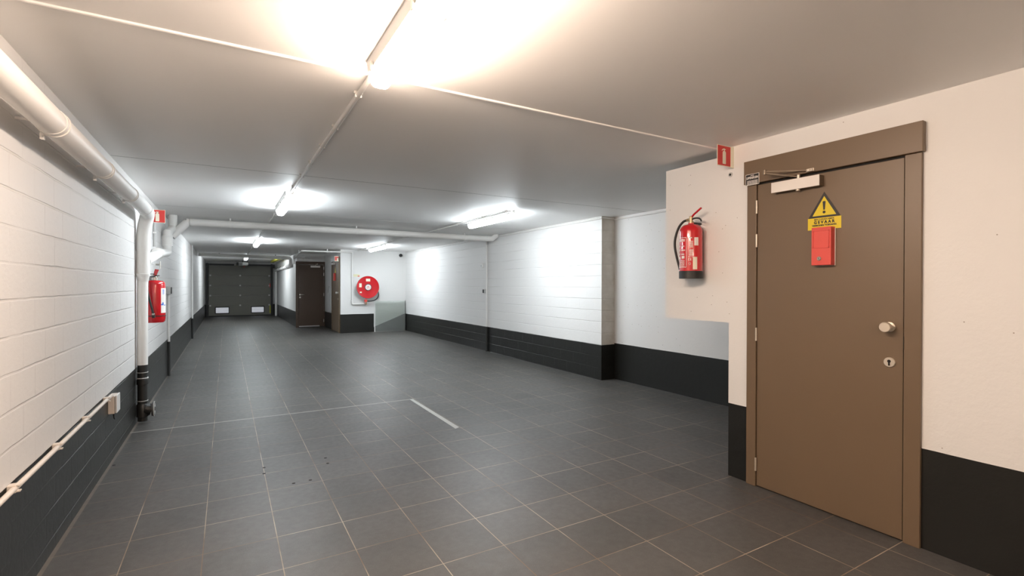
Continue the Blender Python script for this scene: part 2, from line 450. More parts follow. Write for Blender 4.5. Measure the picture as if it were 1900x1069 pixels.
# conduits just below the ceiling on the right walls
t = thing('electrical_conduit', 'thin white conduit under the ceiling along the right block wall', 'conduit', (XR - .011, 5.45, 2.328))
build('tube', lambda bm: tube(bm, [(0, .0, 0), (0, YH - 5.46, 0)], .011, 10), 'pipe', t, True)
build('tube', lambda bm: tube(bm, [(.003, .0, .022), (.003, YH - 5.46, .022)], .006, 8), 'pipe', t, True)
t = thing('electrical_conduit', 'thin white conduit under the ceiling of the bay beside the wall boxing', 'conduit', (XB - .013, 2.3, 2.328))
build('tube', lambda bm: tube(bm, [(0, .0, 0), (0, 3.14, 0)], .013, 10), 'pipe', t, True)
t = thing('electrical_conduit', 'short white conduit around the wall corner under the ceiling', 'conduit', (XR, 5.437, 2.338))
build('tube', lambda bm: tube(bm, [(-.02, 0, 0), (.22, 0, 0)], .010, 10), 'pipe', t, True)

# ------------------------------------------------------------------ near drain pipe on the left wall
R1 = .055
t = thing('drain_pipe', 'large white drain pipe under the ceiling on the left wall, turning down to the floor', 'pipe', (-.70, 6.03, 0))
def rel(p): return (p[0] + .70, p[1] - 6.03, p[2])
PX, PZ = -.651, 2.07
build('horizontal_run', lambda bm: tube(bm, [rel((PX, Y0 + .01, PZ)), rel((PX, 5.62, PZ))], R1, 28), 'pipe', t, True)
def elbow(bm): tube(bm, fillet([rel((PX, 5.60, PZ)), rel((-.672, 6.01, PZ)), rel((-.710, 6.03, 1.90)), rel((-.712, 6.03, 1.70))], .14, 6), R1 + .004, 28)
build('elbow', elbow, 'pipe', t, True)
for y in (2.82, 3.80, 4.75, 5.62, .6):
    build('collar', lambda bm: lathe(bm, [(R1, -.012), (R1 + .0035, -.011), (R1 + .0035, .011), (R1, .012)], rel((PX, y, PZ)), 'Y', 28), 'pipe', t, True)
for y in (.64, 2.86, 3.84, 4.79):
    def clampf(bm, y=y):
        lathe(bm, [(R1 + .001, -.008), (R1 + .005, -.008), (R1 + .005, .008), (R1 + .001, .008)], rel((PX, y, PZ)), 'Y', 28)
        box(bm, XL + .70, PX + .70 - R1, y - 6.03 - .006, y - 6.03 + .006, PZ + .0, PZ + .01)
    c = build('clamp', clampf, 'pipe', t, True)
    build('screw', lambda bm: (box(bm, PX + .70 - .044, PX + .70 - .030, y - 6.03 - .010, y - 6.03 - .004, PZ - .073, PZ - .046), box(bm, PX + .70 - .044, PX + .70 - .030, y - 6.03 + .004, y - 6.03 + .010, PZ - .073, PZ - .046),
                              tube(bm, [(PX + .70 - .037, y - 6.03 - .018, PZ - .062), (PX + .70 - .037, y - 6.03 + .018, PZ - .062)], .0045, 8)), 'pipe', c)
build('upper_down_pipe', lambda bm: tube(bm, [rel((-.712, 6.03, 1.72)), rel((-.714, 6.03, 1.47))], R1, 28), 'pipe', t, True)
build('socket', lambda bm: lathe(bm, [(.045, 1.40), (.056, 1.455), (.059, 1.46), (.059, 1.475), (.055, 1.478)], rel((-.716, 6.03, 0)), 'Z', 28), 'pipe', t, True)
build('down_pipe', lambda bm: tube(bm, [rel((-.718, 6.03, 1.46)), rel((-.722, 6.03, .575))], .045, 28), 'pipe', t, True)
build('lower_pipe', lambda bm: (tube(bm, [rel((-.722, 6.03, .575)), rel((-.722, 6.03, .02))], .041, 28),
      lathe(bm, [(.044, 0), (.048, .004), (.048, .05), (.044, .055)], rel((-.722, 6.03, .38)), 'Z', 28),
      lathe(bm, [(.044, 0), (.050, .004), (.050, .12), (.044, .13)], rel((-.722, 6.03, .06)), 'Z', 28)), 'pipe_dark', t, True, 'black painted foot of the pipe')
for z, mt in ((.50, 'grey_plastic'), (.445, 'pipe'), (.22, 'grey_plastic')):
    build('collar', lambda bm: lathe(bm, [(.044, -.003), (.0500 if z == .445 else .047, -.003), (.0500 if z == .445 else .047, .003), (.044, .003)], rel((-.722, 6.03, z)), 'Z', 28), mt, t, True)
build('cleanout_branch', lambda bm: tube(bm, [rel((-.70, 6.03, .14)), rel((-.645, 6.03, .12))], .056, 24), 'pipe_dark', t, True)
cp = build('cleanout_cap', lambda bm: lathe(bm, [(.05, -.012), (.070, -.010), (.070, .012), (.060, .014), (.058, .008), (.02, .008), (.02, .016), (0, .016)], rel((-.635, 6.03, .128)), 'X', 32), 'cap_grey', t, True)
build('cap_rim', lambda bm: lathe(bm, [(.0695, -.004), (.074, -.003), (.074, .003), (.0695, .004)], rel((-.627, 6.03, .128)), 'X', 32), 'grey_plastic', cp, True)

# branch pipes further along the wall + pipe crossing under the ceiling
t = thing('drain_pipe', 'white drain pipe crossing under the garage ceiling from left wall to right wall', 'pipe', (-.68, 8.5, H))
def rel2(p): return (p[0] + .68, p[1] - 8.5, p[2] - H)
ZL, ZR = 2.272, 2.272
build('cross_run', lambda bm: tube(bm, [rel2((-.50, 8.5, ZL)), rel2((4.42, 8.5, ZR))], R1 - .002, 24), 'pipe', t, True)
build('elbow', lambda bm: tube(bm, [rel2((4.40, 8.5, ZR)), rel2((4.49, 8.5, ZR)), rel2((4.575, 8.5, ZR + .06)), rel2((4.575, 8.5, H - .001))], R1 - .004, 24), 'pipe', t, True)
build('branch', lambda bm: tube(bm, [rel2((-.49, 8.5, ZL)), rel2((-.675, 8.44, 2.05))], R1 - .001, 24), 'pipe', t, True)
build('stack', lambda bm: tube(bm, [rel2((-.665, 8.5, H - .001)), rel2((-.665, 8.5, 2.17)), rel2((-.70, 8.22, 2.08)), rel2((-.70, 8.18, 1.90))], R1, 24), 'pipe', t, True)
build('socket', lambda bm: (lathe(bm, [(.056, 0), (.062, .004), (.062, .13), (.056, .135)], rel2((-.70, 8.18, 1.90)), 'Z', 24), lathe(bm, [(.062, 0), (.066, .003), (.066, .018), (.062, .02)], rel2((-.70, 8.18, 1.89)), 'Z', 24)), 'pipe', t, True)
build('elbow', lambda bm: tube(bm, fillet([rel2((-.70, 8.18, 1.91)), rel2((-.70, 8.12, 1.80)), rel2((-.70, 7.2, 1.745)), rel2((-.71, 6.10, 1.60))], .06, 4), R1 - .003, 24), 'pipe', t, True)
build('socket', lambda bm: tube(bm, [rel2((-.7005, 7.25, 1.748)), rel2((-.7005, 7.05, 1.738))], R1 + .006, 24), 'pipe', t, True)
for x in (.05, 1.9, 3.9):
    def hang(bm, x=x):
        lathe(bm, [(R1 - .001, -.010), (R1 + .004, -.010), (R1 + .004, .010), (R1 - .001, .010)], rel2((x, 8.5, ZL)), 'X', 24)
        box(bm, x + .68 - .008, x + .68 + .008, -.006, .006, ZL - H + R1, -.0005)
    build('hanger', hang, 'pipe', t, True)
build('joint_ring', lambda bm: lathe(bm, [(R1 - .002, -.004), (R1 + .002, -.003), (R1 + .002, .003), (R1 - .002, .004)], rel2((-.46, 8.5, ZL)), 'X', 24), 'grey_plastic', t, True)

t = thing('vent_pipe', 'thin white upright pipe between the two drain pipes in the left corner', 'pipe', (-.7595, 7.35, 1.83))
build('tube', lambda bm: tube(bm, [(0, 0, 0), (0, 0, .30)], .014, 12), 'grey_plastic', t, True)
build('bracket', lambda bm: (box(bm, -.0145, .02, -.018, .018, .16, .18), ), 'pipe', t)
t = thing('pipe_bracket', 'small steel bracket on the left wall below the pipe branch', 'bracket', (-.774, 7.55, 1.60))
build('plate', B(0, .006, -.05, .06, 0, .05), 'pipe', t)
build('bolt', lambda bm: (tube(bm, [(.006, .02, .02), (.05, .02, .02)], .012, 10), tube(bm, [(.05, .02, -.03), (.05, .02, .06)], .008, 8)), 'steel', t)

# thin upright pipes painted with the wall
def upright(x, y, z1, label, r=.018, top='pipe'):
    t = thing('upright_conduit', label, 'conduit', (x, y, 0))
    build('lower_tube', lambda bm: tube(bm, [(0, 0, .001), (0, 0, .512)], r * 1.15, 14), 'pipe_dark', t, True, 'black painted lower length')
    build('upper_tube', lambda bm: tube(bm, [(0, 0, .512), (0, 0, z1)], r, 14), top, t, True)
    return t
upright(XL + .022, 8.95, 1.22, 'upright conduit on the left wall under the small box behind the extinguisher', .016)
upright(XL + .022, 14.78, H - .001, 'upright conduit on the left wall, farther one towards the garage door', .018)
upright(XR - .028, 9.0, 2.30, 'upright conduit on the right block wall from floor to the cross pipe', .020)
t = thing('junction_box', 'small grey box on the left wall behind the fire extinguisher', 'electrical box', (XL, 8.95, 1.22))
build('case', B(0, .05, -.05, .06, 0, .12, bev=.004), 'grey_plastic', t); build('cover', B(.05, .058, -.035, .07, .01, .11, bev=.002), 'dark_metal', t)
t = thing('junction_box', 'small dark-fronted box beside the upright conduit on the right wall', 'electrical box', (XR, 9.02, 1.20))
build('case', B(-.05, 0, .03, .13, 0, .08, bev=.004), 'grey_plastic', t); build('cover', B(-.056, -.05, .06, .12, .005, .075, bev=.002), 'black', t)
t = thing('detector', 'small white square detector on the right block wall', 'detector', (XR, 9.25, 1.73))
build('case', B(-.03, 0, -.05, .05, 0, .09, bev=.006), 'plastic', t); build('lens', B(-.034, -.03, -.018, .018, .03, .055, bev=.002), 'grey_plastic', t)

# low conduit with the socket box on the left wall
t = thing('electrical_conduit', 'cream conduit along the top of the dark band at lower left', 'conduit', (-.752, 4.70, .533))
build('tube', lambda bm: tube(bm, [(0, Y0 + .02 - 4.70, 0), (0, 0, 0)], .0115, 14), 'plastic_cream', t, True)
for y in (.95, 1.55, 2.16, 2.76, 3.36, 3.96, 4.56):
    def cl(bm, y=y - 4.70):
        box(bm, -.0218, .006, y - .018, y + .018, -.017, .017, bev=.003); box(bm, -.010, .018, y - .010, y + .010, .009, .015, bev=.001); box(bm, -.010, .018, y - .010, y + .010, -.015, -.009, bev=.001)
    build('clip', cl, 'plastic_cream', t)
t = thing('socket_box', 'cream surface-mounted socket box at the end of the low conduit on the left wall', 'electrical box', (XL, 4.78, .39))
build('case', B(0, .040, -.07, .07, 0, .135, bev=.004), 'plastic_cream', t)
build('cover', B(.042, .054, -.067, .067, .003, .138, bev=.004), 'plastic', t)
build('seam', B(.040, .042, -.065, .065, .008, .128), 'dark_metal', t)
build('cable', lambda bm: tube(bm, [(.03, -.03, .0), (.03, -.03, -.035), (.03, .0, -.052), (.02, .02, -.03), (.02, .03, .0)], .004, 8, smooth_pts=6), 'black', t, True)

# ------------------------------------------------------------------ doors
def handle_lever(parent, o, u, n, mat='steel'):
    """lever on rosette: o centre, u direction of the lever, n outwards"""
    o, u, n = Vector(o), Vector(u), Vector(n)
    build('door_handle', lambda bm: (tube(bm, [o, o + n * .008], .026, 20), tube(bm, fillet([o, o + n * .05, o + n * .05 + u * .12], .012, 4), .010, 12)), mat, parent, True)
# near door on the right wall
d = structE('door_1', 'taupe steel door with closer and danger sign in the right wall', (XD, 1.63, 0))
f = build('door_frame', many(B(-.020, 0, 2.05 - 1.63, 2.118 - 1.63, 0, 2.062, bev=.002), B(-.020, 0, 1.132 - 1.63, 1.206 - 1.63, 0, 2.062, bev=.002), B(-.036, 0, 1.122 - 1.63, 2.134 - 1.63, 2.064, 2.222, bev=.003)), 'brown', d)
build('door_leaf', B(-.012, 0, 1.211 - 1.63, 2.045 - 1.63, .008, 2.052, bev=.0015), 'brown', d)
build('shadow_gap', many(B(-.004, 0, 2.045 - 1.63, 2.050 - 1.63, .0, 2.06), B(-.004, 0, 1.206 - 1.63, 1.211 - 1.63, .0, 2.06), B(-.004, 0, 1.206 - 1.63, 2.05 - 1.63, 2.0525, 2.0635)), 'hole', d)  # black strips paint the shade in the gap between leaf and frame
for z in (.108, .994, 1.63, 1.858):
    build('hinge', lambda bm: (tube(bm, [(-.019, .4175, z), (-.019, .4175, z + .088)], .0062, 12), tube(bm, [(-.019, .4175, z + .043), (-.019, .4175, z + .046)], .007, 12)), 'steel_matte', d, True)
kb = build('door_knob', lambda bm: lathe(bm, [(.026, 0), (.026, -.006), (.015, -.008), (.014, -.030), (.020, -.034), (.026, -.038), (.0275, -.060), (.025, -.064), (0, -.064)], (-.012, 1.272 - 1.63, 1.146), 'X', 32), 'steel_matte', d, True)
ro = build('lock_rosette', lambda bm: lathe(bm, [(.027, 0), (.027, -.006), (.024, -.009), (0, -.009)], (-.012, 1.272 - 1.63, .953), 'X', 32), 'steel_matte', d, True)
build('keyhole', lambda bm: (lathe(bm, [(.0085, 0), (.0085, -.001), (0, -.001)], (-.021, 1.272 - 1.63, .959), 'X', 20), box(bm, -.022, -.021, 1.272 - 1.63 - .0045, 1.272 - 1.63 + .0045, .935, .957, bev=.0004)), 'hole', ro)
build('latch_plate', B(-.0215, -.018, 1.2045 - 1.63, 1.2075 - 1.63, 1.03, 1.10), 'hole', d)
# closer
dc = build('door_closer', B(-.062, -.012, 1.618 - 1.63, 1.918 - 1.63, 1.972, 2.036, bev=.0015), 'brown', d, label='taupe closer body with pale front')
build('closer_cover', B(-.064, -.058, 1.618 - 1.63, 1.918 - 1.63, 1.971, 2.037, bev=.001), 'closer_white', dc)
build('spindle', lambda bm: (tube(bm, [(-.040, .125, 2.03), (-.040, .125, 2.062)], .010, 14), tube(bm, [(-.045, .125, 1.972), (-.045, .125, 1.962)], .013, 14)), 'steel_matte', dc, True)
build('closer_arm', lambda bm: (tube(bm, [(-.040, .125, 2.050), (-.130, .290, 2.092)], .0055, 10), tube(bm, [(-.130, .290, 2.104), (-.050, .060, 2.076)], .0045, 10),
      tube(bm, [(-.130, .290, 2.084), (-.130, .290, 2.114)], .010, 14)), 'bronze', dc, True)
build('arm_bracket', lambda bm: (box(bm, -.056, -.036, .025, .070, 2.067, 2.085, bev=.002), tube(bm, [(-.056, .035, 2.076), (-.062, .035, 2.076)], .005, 10), tube(bm, [(-.056, .05, 2.076), (-.062, .05, 2.076)], .005, 10)), 'steel_matte', dc)

# name plate on the frame
t = thing('name_plate', 'small black plate lettered LIPPENSPLEIN on the corner of the near door frame', 'sign', (XD - .0365, 2.068, 2.092))
build('plate', B(-.002, 0, -.049, .050, -.038, .038, bev=.0005), 'white_ink', t)
build('face', B(-.0026, -.001, -.046, .047, -.035, .035), 'ink', t)
def bmat(o): return basis(o, (0, -1, 0), (0, 0, 1))
text('lettering', 'LIPPENSPLEIN', .021, 'white_ink', t, bmat((-.0028, 0, .011)), width=.084, bold=.0006)
def lines(bm):
    random.seed(3)
    for k in range(4):
        y = -.040
        while y < .036:
            w = random.uniform(.004, .011); box(bm, -.0032, -.0024, y, min(.040, y + w), -.007 - k * .0075 - .004, -.007 - k * .0075); y += w + .002
build('fine_print', lines, 'white_ink', t)
build('heading_print', B(-.0032, -.0024, -.012, .012, .025, .0285), 'white_ink', t)

# warning sign on the door
t = thing('warning_sign', 'yellow danger triangle sign reading GEVAAR on the near door', 'sign', (XD - .0125, 1.615, 1.71))
bk = build('sign_plate', lambda bm: (box(bm, -.001, 0, -.0955, .0955, 0, .072), ), 'yellow', t)
def tri(w, z0, z1, x0, x1):
    return lambda bm: prism(bm, [(-w, z0), (w, z0), (0, z1)], (x0, 0, 0), (0, 1, 0), (0, 0, 1), (x1 - x0, 0, 0))
build('triangle_border', tri(.0925, .072, .2265, -.001, 0), 'ink', t)
build('triangle_face', tri(.068, .084, .200, -.0016, -.0008), 'yellow', t)
def excl(bm):
    prism(bm, [(-.0045, .118), (.0045, .118), (.0085, .166), (.005, .170), (-.005, .170), (-.0085, .166)], (-.0024, 0, 0), (0, 1, 0), (0, 0, 1), (.001, 0, 0))
    lathe(bm, [(.0085, 0), (.0085, -.001), (0, -.001)], (-.0014, 0, .104), 'X', 20)
build('exclamation_mark', excl, 'ink', t)
text('lettering', 'MACHINEKAMER', .014, 'ink', t, bmat((-.0016, 0, .0615)), width=.115, bold=.0001)
text('lettering', 'G E V A A R', .024, 'ink', t, bmat((-.0016, 0, .044)), width=.120, bold=.0012)
text('lettering', 'VERBODEN TOEGANG', .013, 'ink', t, bmat((-.0016, 0, .0255)), width=.140, bold=.0007)
# key box under it
t = thing('key_box', 'red emergency key box with a lock below the danger sign on the near door', 'key box', (XD - .0125, 1.613, 1.492))
build('case', B(-.046, 0, -.060, .052, 0, .228, bev=.003), 'red_plastic', t)
build('back_plate', B(-.004, 0, -.064, .046, -.002, .222, bev=.001), 'plastic_cream', t)
build('window', many(B(-.050, -.046, -.050, .044, .102, .106), B(-.050, -.046, -.050, .044, .205, .209), B(-.050, -.046, -.050, -.046, .102, .209), B(-.050, -.046, .040, .044, .102, .209), B(-.050, -.046, -.056, .048, .218, .223)), 'red_plastic', t)
lk = build('lock', lambda bm: lathe(bm, [(.012, 0), (.012, -.004), (.009, -.006), (.009, -.003), (.006, -.003), (.006, -.006), (0, -.006)], (-.046, .006, .040), 'X', 24), 'steel', t, True)
build('key_slot', lambda bm: box(bm, -.0535, -.0515, .0045, .0075, .035, .045), 'hole', lk)

# ------------------------------------------------------------------ safety signs (projecting)
def ext_picto(bm, x0, z0, s, yf):
    # extinguisher outline, drawn in x,z at y=yf, scale s
    body = [(.40, .10), (.60, .10), (.62, .12), (.62, .66), (.58, .72), (.53, .74), (.53, .78), (.60, .80), (.60, .83), (.50, .86), (.38, .83), (.30, .74), (.33, .73), (.40, .79), (.47, .79), (.47, .74), (.42, .72), (.38, .66), (.38, .12)]
    prism(bm, body, (x0, yf, z0), (s, 0, 0), (0, 0, s), (0, .001, 0))
def proj_sign(wall_x, sgn, y, z, label):
    """flag sign standing out from the wall along sgn*X, facing the viewer along -Y"""
    t = thing('fire_extinguisher_sign', label, 'sign', (wall_x, y, z))
    x0, x1 = (sgn * .032, sgn * .178); a, b = min(x0, x1), max(x0, x1)
    build('panel', B(a, b, -.0015, .0015, 0, .145), 'cream', t)
    build('red_face', B(a + .004, b - .004, -.0022, -.0012, .004, .141), 'red_sign', t)
    build('red_back', B(a + .004, b - .004, .0012, .0022, .004, .141), 'red_sign', t)
    build('pictogram', lambda bm: ext_picto(bm, a + .0015, .001, .143, -.0032), 'cream', t)
    a, b = min(0, sgn * .034), max(0, sgn * .034)
    build('bracket', B(a, b, -.004, .004, -.002, .147, bev=.001), 'cream', t)
    return t
proj_sign(XD, -1, 2.24, 2.209, 'red and cream flag sign with extinguisher picture on the right wall beside the door')
proj_sign(XL, 1, 6.75, 2.062, 'red and white flag sign with extinguisher picture beside the left pipes')
t = thing('wall_hook', 'small white round fitting with a dark hole under the right flag sign', 'fitting', (XD, 2.262, 2.165))
build('disc', lambda bm: lathe(bm, [(.017, 0), (.017, -.003), (.014, -.005), (0, -.005)], (0, 0, 0), 'X', 20), 'grey_plastic', t, True)
build('hole', lambda bm: lathe(bm, [(.008, 0), (.008, -.002), (0, -.002)], (-.0045, 0, 0), 'X', 16), 'hole', t)

# ------------------------------------------------------------------ fire extinguishers
def valve(t, zt, r, lever, lower):
    build('valve', lambda bm: (lathe(bm, [(.020, zt - .004), (.020, zt + .016), (.015, zt + .018), (.015, zt + .052), (.010, zt + .058), (0, zt + .058)], (0, 0, 0), 'Z', 20),
                              tube(bm, [(.0, 0, zt + .034), (-.036, -.004, zt + .030)], .011, 12)), 'brass', t, True)
    build('lever', lambda bm: tube(bm, lever, .0075, 10), 'red', t, True)
    build('carry_handle', lambda bm: tube(bm, lower, .006, 10, smooth_pts=5), 'black', t, True)
# right one, hangs on the boxed-in wall
t = thing('fire_extinguisher', 'red fire extinguisher with black base hanging on the right wall boxing', 'fire extinguisher', (XD - .1, 2.525, 1.42), -PI / 2)
r, hb = .083, .0
build('tank', lambda bm: lathe(bm, [(.078, .004), (r, .01), (r, .352), (.080, .372), (.070, .391), (.052, .404), (.028, .410), (.021, .413), (.021, .42), (0, .42)], (0, 0, 0), 'Z', 48), 'red', t, True)
build('base_ring', lambda bm: lathe(bm, [(.080, 0), (r + .003, .002), (r + .003, .056), (r - .001, .058)], (0, 0, 0), 'Z', 48), 'black', t, True)
valve(t, .415, r, [(-.002, 0, .458), (.030, -.004, .482), (.100, -.012, .520)], [(.0, 0, .447), (.045, -.005, .452), (.085, -.010, .444), (.103, -.012, .424)])
build('hose', lambda bm: tube(bm, [(-.035, -.004, .445), (-.065, -.01, .435), (-.098, -.02, .395), (-.122, -.03, .32), (-.128, -.03, .25), (-.118, -.02, .17), (-.104, -.01, .10), (-.094, -.005, .055)], .009, 12, smooth_pts=6), 'black', t, True)
build('nozzle', lambda bm: tube(bm, [(-.094, -.005, .060), (-.091, -.005, .025)], .011, 12), 'black', t, True)
build('nozzle_collar', lambda bm: tube(bm, [(-.095, -.005, .058), (-.0945, -.005, .068)], .0125, 12), 'steel', t, True)
build('wall_bracket', lambda bm: (box(bm, -.03, .03, .079, .100, .12, .36), box(bm, -.015, .015, .02, .100, .412, .424)), 'black', t)
def lab(bm):
    R = r; P = lambda t0, t1, z0, z1: patch(bm, R, t0, t1, z0, z1)
    th0 = -1.45; th1 = .28
    # rounded white outline of the instruction panel
    P(th0, th1 - .04, .304, .3075); P(th0, th1 - .04, .083, .0865); P(th1 - .005, th1 + .035, .10, .29)
    for k in range(6):
        a = k / 5 * PI / 2
        P(th1 - .06 + .055 * math.sin(a), th1 - .02 + .055 * math.sin(a), .29 + .0145 * math.cos(a), .2935 + .0145 * math.cos(a)); P(th1 - .06 + .055 * math.sin(a), th1 - .02 + .055 * math.sin(a), .097 - .0145 * math.cos(a), .1005 - .0145 * math.cos(a))
    random.seed(11)
    # heading, three icon rows with words, two pictograms, small print
    for z in (.288, .278): P(-1.2, .15, z, z + .006)
    for z in (.238, .208, .178):
        P(-.85, -.6, z - .004, z + .012); P(-.55, -.45, z + .004, z + .010)
        x = -.25
        while x < .1: w = random.uniform(.06, .12); P(x, x + w, z, z + .008); x += w + .025
        P(-1.35, -1.0, z, z + .010)
    P(-.75, -.52, .146, .166); P(-.2, .12, .150, .170)
    for k in range(9):
        x = -1.25; z = .138 - k * .0058
        while x < .12: w = random.uniform(.06, .25); P(x, min(.14, x + w), z - .0022, z); x += w + .03
build('label_print', lab, 'white_ink', t)
def lab2(bm):
    P = lambda t0, t1, z0, z1: patch(bm, r, t0, t1, z0, z1)
    P(.42, .78, .298, .306)
    random.seed(5)
    for k in range(10): P(.55 + random.uniform(0, .05), .85, .276 - k * .0052, .2785 - k * .0052)
    for k in range(9): P(.55 + random.uniform(0, .05), .9, .214 - k * .0056, .2168 - k * .0056)
    P(.45, .92, .160, .1625)
    # CE mark
    for c in (.48, .64):
        P(c, c + .03, .134, .150); P(c + .02, c + .09, .147, .1505); P(c + .02, c + .09, .1335, .137)
    P(.66, .72, .1405, .1435)
    # round approval mark
    for k in range(12):
        a = k / 12 * 2 * PI; P(.60 + .085 * math.cos(a) - .014, .60 + .085 * math.cos(a) + .014, .111 + .0075 * math.sin(a) - .0012, .111 + .0075 * math.sin(a) + .0012)
build('label_print', lab2, 'white_ink', t)
build('sticker', lambda bm: (patch(bm, r, .98, 1.35, .245, .305), ), 'white_ink', t)
build('sticker', lambda bm: (patch(bm, r, .86, 1.25, .068, .160), ), 'cream', t, label='cream inspection sticker')

# left one
t = thing('fire_extinguisher', 'red fire extinguisher with white label and long black hose on the left wall', 'fire extinguisher', (XL + .117, 6.37, .966), PI / 2)
r2 = .095
build('tank', lambda bm: lathe(bm, [(0, .012), (.055, .010), (.080, .004), (.091, .018), (r2, .045), (r2, .400), (.090, .425), (.075, .440), (.045, .448), (.028, .450), (0, .450)], (0, 0, 0), 'Z', 48), 'red', t, True)
build('strap', lambda bm: lathe(bm, [(r2 - .001, .070), (r2 + .003, .070), (r2 + .003, .078), (r2 - .001, .078)], (0, 0, 0), 'Z', 48), 'black', t, True)
build('valve', lambda bm: (lathe(bm, [(.032, .445), (.032, .475), (.024, .478), (.022, .50), (0, .50)], (0, 0, 0), 'Z', 20), tube(bm, [(0, 0, .49), (0, -.03, .49)], .012, 10), tube(bm, [(.03, -.01, .463), (.05, -.01, .463)], .010, 10)), 'steel', t, True)
build('lever', lambda bm: prism(bm, [(-.010, .498), (.018, .498), (.040, .560), (.006, .566)], (-.03, 0, 0), (0, -1, 0), (0, 0, 1), (.02, 0, 0)), 'red', t)
build('carry_handle', lambda bm: (box(bm, -.04, -.02, -.005, .065, .508, .516), box(bm, -.03, -.012, -.045, .0, .492, .500)), 'black', t)
build('hose', lambda bm: tube(bm, [(-.02, .0, .490), (-.06, .02, .485), (-.10, .045, .45), (-.122, .050, .38), (-.128, .045, .32), (-.122, .025, .22), (-.116, .008, .14), (-.112, .0, .09)], .010, 12, smooth_pts=6), 'black', t, True)
build('nozzle', lambda bm: tube(bm, [(-.112, .0, .092), (-.110, -.004, .058)], .014, 12), 'black', t, True)
build('nozzle_collar', lambda bm: tube(bm, [(-.1125, .0, .088), (-.1135, .001, .104)], .0135, 12), 'steel', t, True)
lb = build('label', lambda bm: patch(bm, r2, -.86, .6, .105, .365), 'white_ink', t, label='white paper label')
def bl(bm):
    patch(bm, r2 + .0007, -.86, -.55, .185, .20); patch(bm, r2 + .0007, -.72, -.55, .20, .215); patch(bm, r2 + .0007, -.5, -.2, .182, .19)
    for k in range(9): patch(bm, r2 + .0007, -.70, -.45, .30 + k * .006, .303 + k * .006)
build('blue_mark', bl, 'blue_ink', lb)
build('wall_bracket', lambda bm: (box(bm, -.03, .03, .090, .117, .10, .42), box(bm, -.015, .015, .02, .117, .452, .462)), 'black', t)

# ------------------------------------------------------------------ floor marks
tag(build('floor_joint_strip', B(XL + .002, 1.93, 5.661, 5.679, 0, .0012), 'joint'), 'thin pale joint strip running across the floor from the left wall', 'floor strip')
tag(build('floor_tape', lambda bm: prism(bm, [(1.882, 4.30), (1.932, 4.33), (1.928, 5.665), (1.888, 5.665)], (0, 0, .0001), (1, 0, 0), (0, 1, 0), (0, 0, .0014)), 'tape'), 'short grey tape stripe on the floor, ending the joint strip', 'tape')
for x, y in ((.673, 4.085), (.667, 3.953), (.505, 3.675), (.397, 3.672), (.240, 4.097), (.232, 3.968), (-.74, 4.72)):
    o = build('floor_plug', lambda bm: lathe(bm, [(.011, 0), (.011, .0015), (.008, .002), (0, .002)], (0, 0, 0), 'Z', 14), 'hole'); o.location = (x, y, 0)
    tag(o, 'small dark plugged anchor hole in the tiled floor', 'plug', 'plugged anchor holes in the floor')

# ------------------------------------------------------------------ hose reel wall
t = thing('fire_hose_reel', 'round red fire hose reel on the far white wall', 'hose reel', (3.50, YH, 1.30))
rr = .315
build('drum', lambda bm: lathe(bm, [(.10, -.02), (.27, -.02), (.27, -.17), (.10, -.17)], (0, 0, 0), 'Y', 40), 'pipe', t, True, 'pale hose wound on the drum')
build('rear_disc', lambda bm: lathe(bm, [(rr - .01, -.030), (rr, -.033), (rr, -.045), (.10, -.048)], (0, 0, 0), 'Y', 48), 'plastic', t, True)
build('front_disc', lambda bm: lathe(bm, [(rr - .02, -.165), (rr, -.168), (rr + .004, -.178), (rr, -.188), (rr - .012, -.186), (rr - .03, -.180), (.12, -.190), (.0, -.190)], (0, 0, 0), 'Y', 56), 'red', t, True)
build('dark_rim', lambda bm: lathe(bm, [(rr - .003, -.164), (rr + .006, -.168), (rr + .006, -.174), (rr - .003, -.176)], (0, 0, 0), 'Y', 56), 'black', t, True)
build('hub_ring', lambda bm: lathe(bm, [(.098, -.188), (.098, -.200), (.08, -.202), (0, -.202)], (-.0, 0, -.0), 'Y', 40), 'black', t, True)
hub = build('hub_label', lambda bm: lathe(bm, [(.080, -.200), (.080, -.205), (0, -.205)], (0, 0, 0), 'Y', 40), 'white_ink', t, True)
def pict(bm):
    # spiral hose pictogram
    pts = [(math.cos(a) * (.022 + .0055 * a), -.2065, math.sin(a) * (.022 + .0055 * a)) for a in [i * .5 for i in range(14)]]
    tube(bm, pts, .0042, 6); prism(bm, [(-.02, -.012), (.016, -.012), (-.002, .026)], (0, -.206, 0), (1, 0, 0), (0, 0, 1), (0, -.001, 0))
build('pictogram', pict, 'red_sign', hub)
for x, z, w, h in ((-.0, .205, .058, .038), (-.215, .055, .034, .056), (-.205, -.145, .026, .020)):
    build('sticker', B(x - w, x + w, -.1935, -.183, z - h, z + h), 'cream', t)
build('spoke', many(*[lambda bm, a=a: prism(bm, [(.12, -.004), (.27, -.004), (.27, .004), (.12, .004)], (0, -.184, 0), (math.cos(a), 0, math.sin(a)), (-math.sin(a), 0, math.cos(a)), (0, -.004, 0)) for a in (0, .1, 2.2, 4.6, 4.8)]), 'red', t)
build('axle_mount', B(-.05, .05, -.03, 0, -.12, .12), 'pipe', t)
build('hose', lambda bm: tube(bm, [(.295, -.15, -.13), (.300, -.19, -.22), (.27, -.20, -.30), (.20, -.19, -.365), (.10, -.17, -.395), (.0, -.13, -.40)], .016, 10, smooth_pts=6), 'black', t, True)
vl = build('valve', lambda bm: (tube(bm, [(-.03, -.09, -.50), (-.03, -.09, -.36)], .022, 12), tube(bm, [(-.03, -.09, -.39), (.03, -.12, -.40)], .020, 12)), 'brass', t, True)
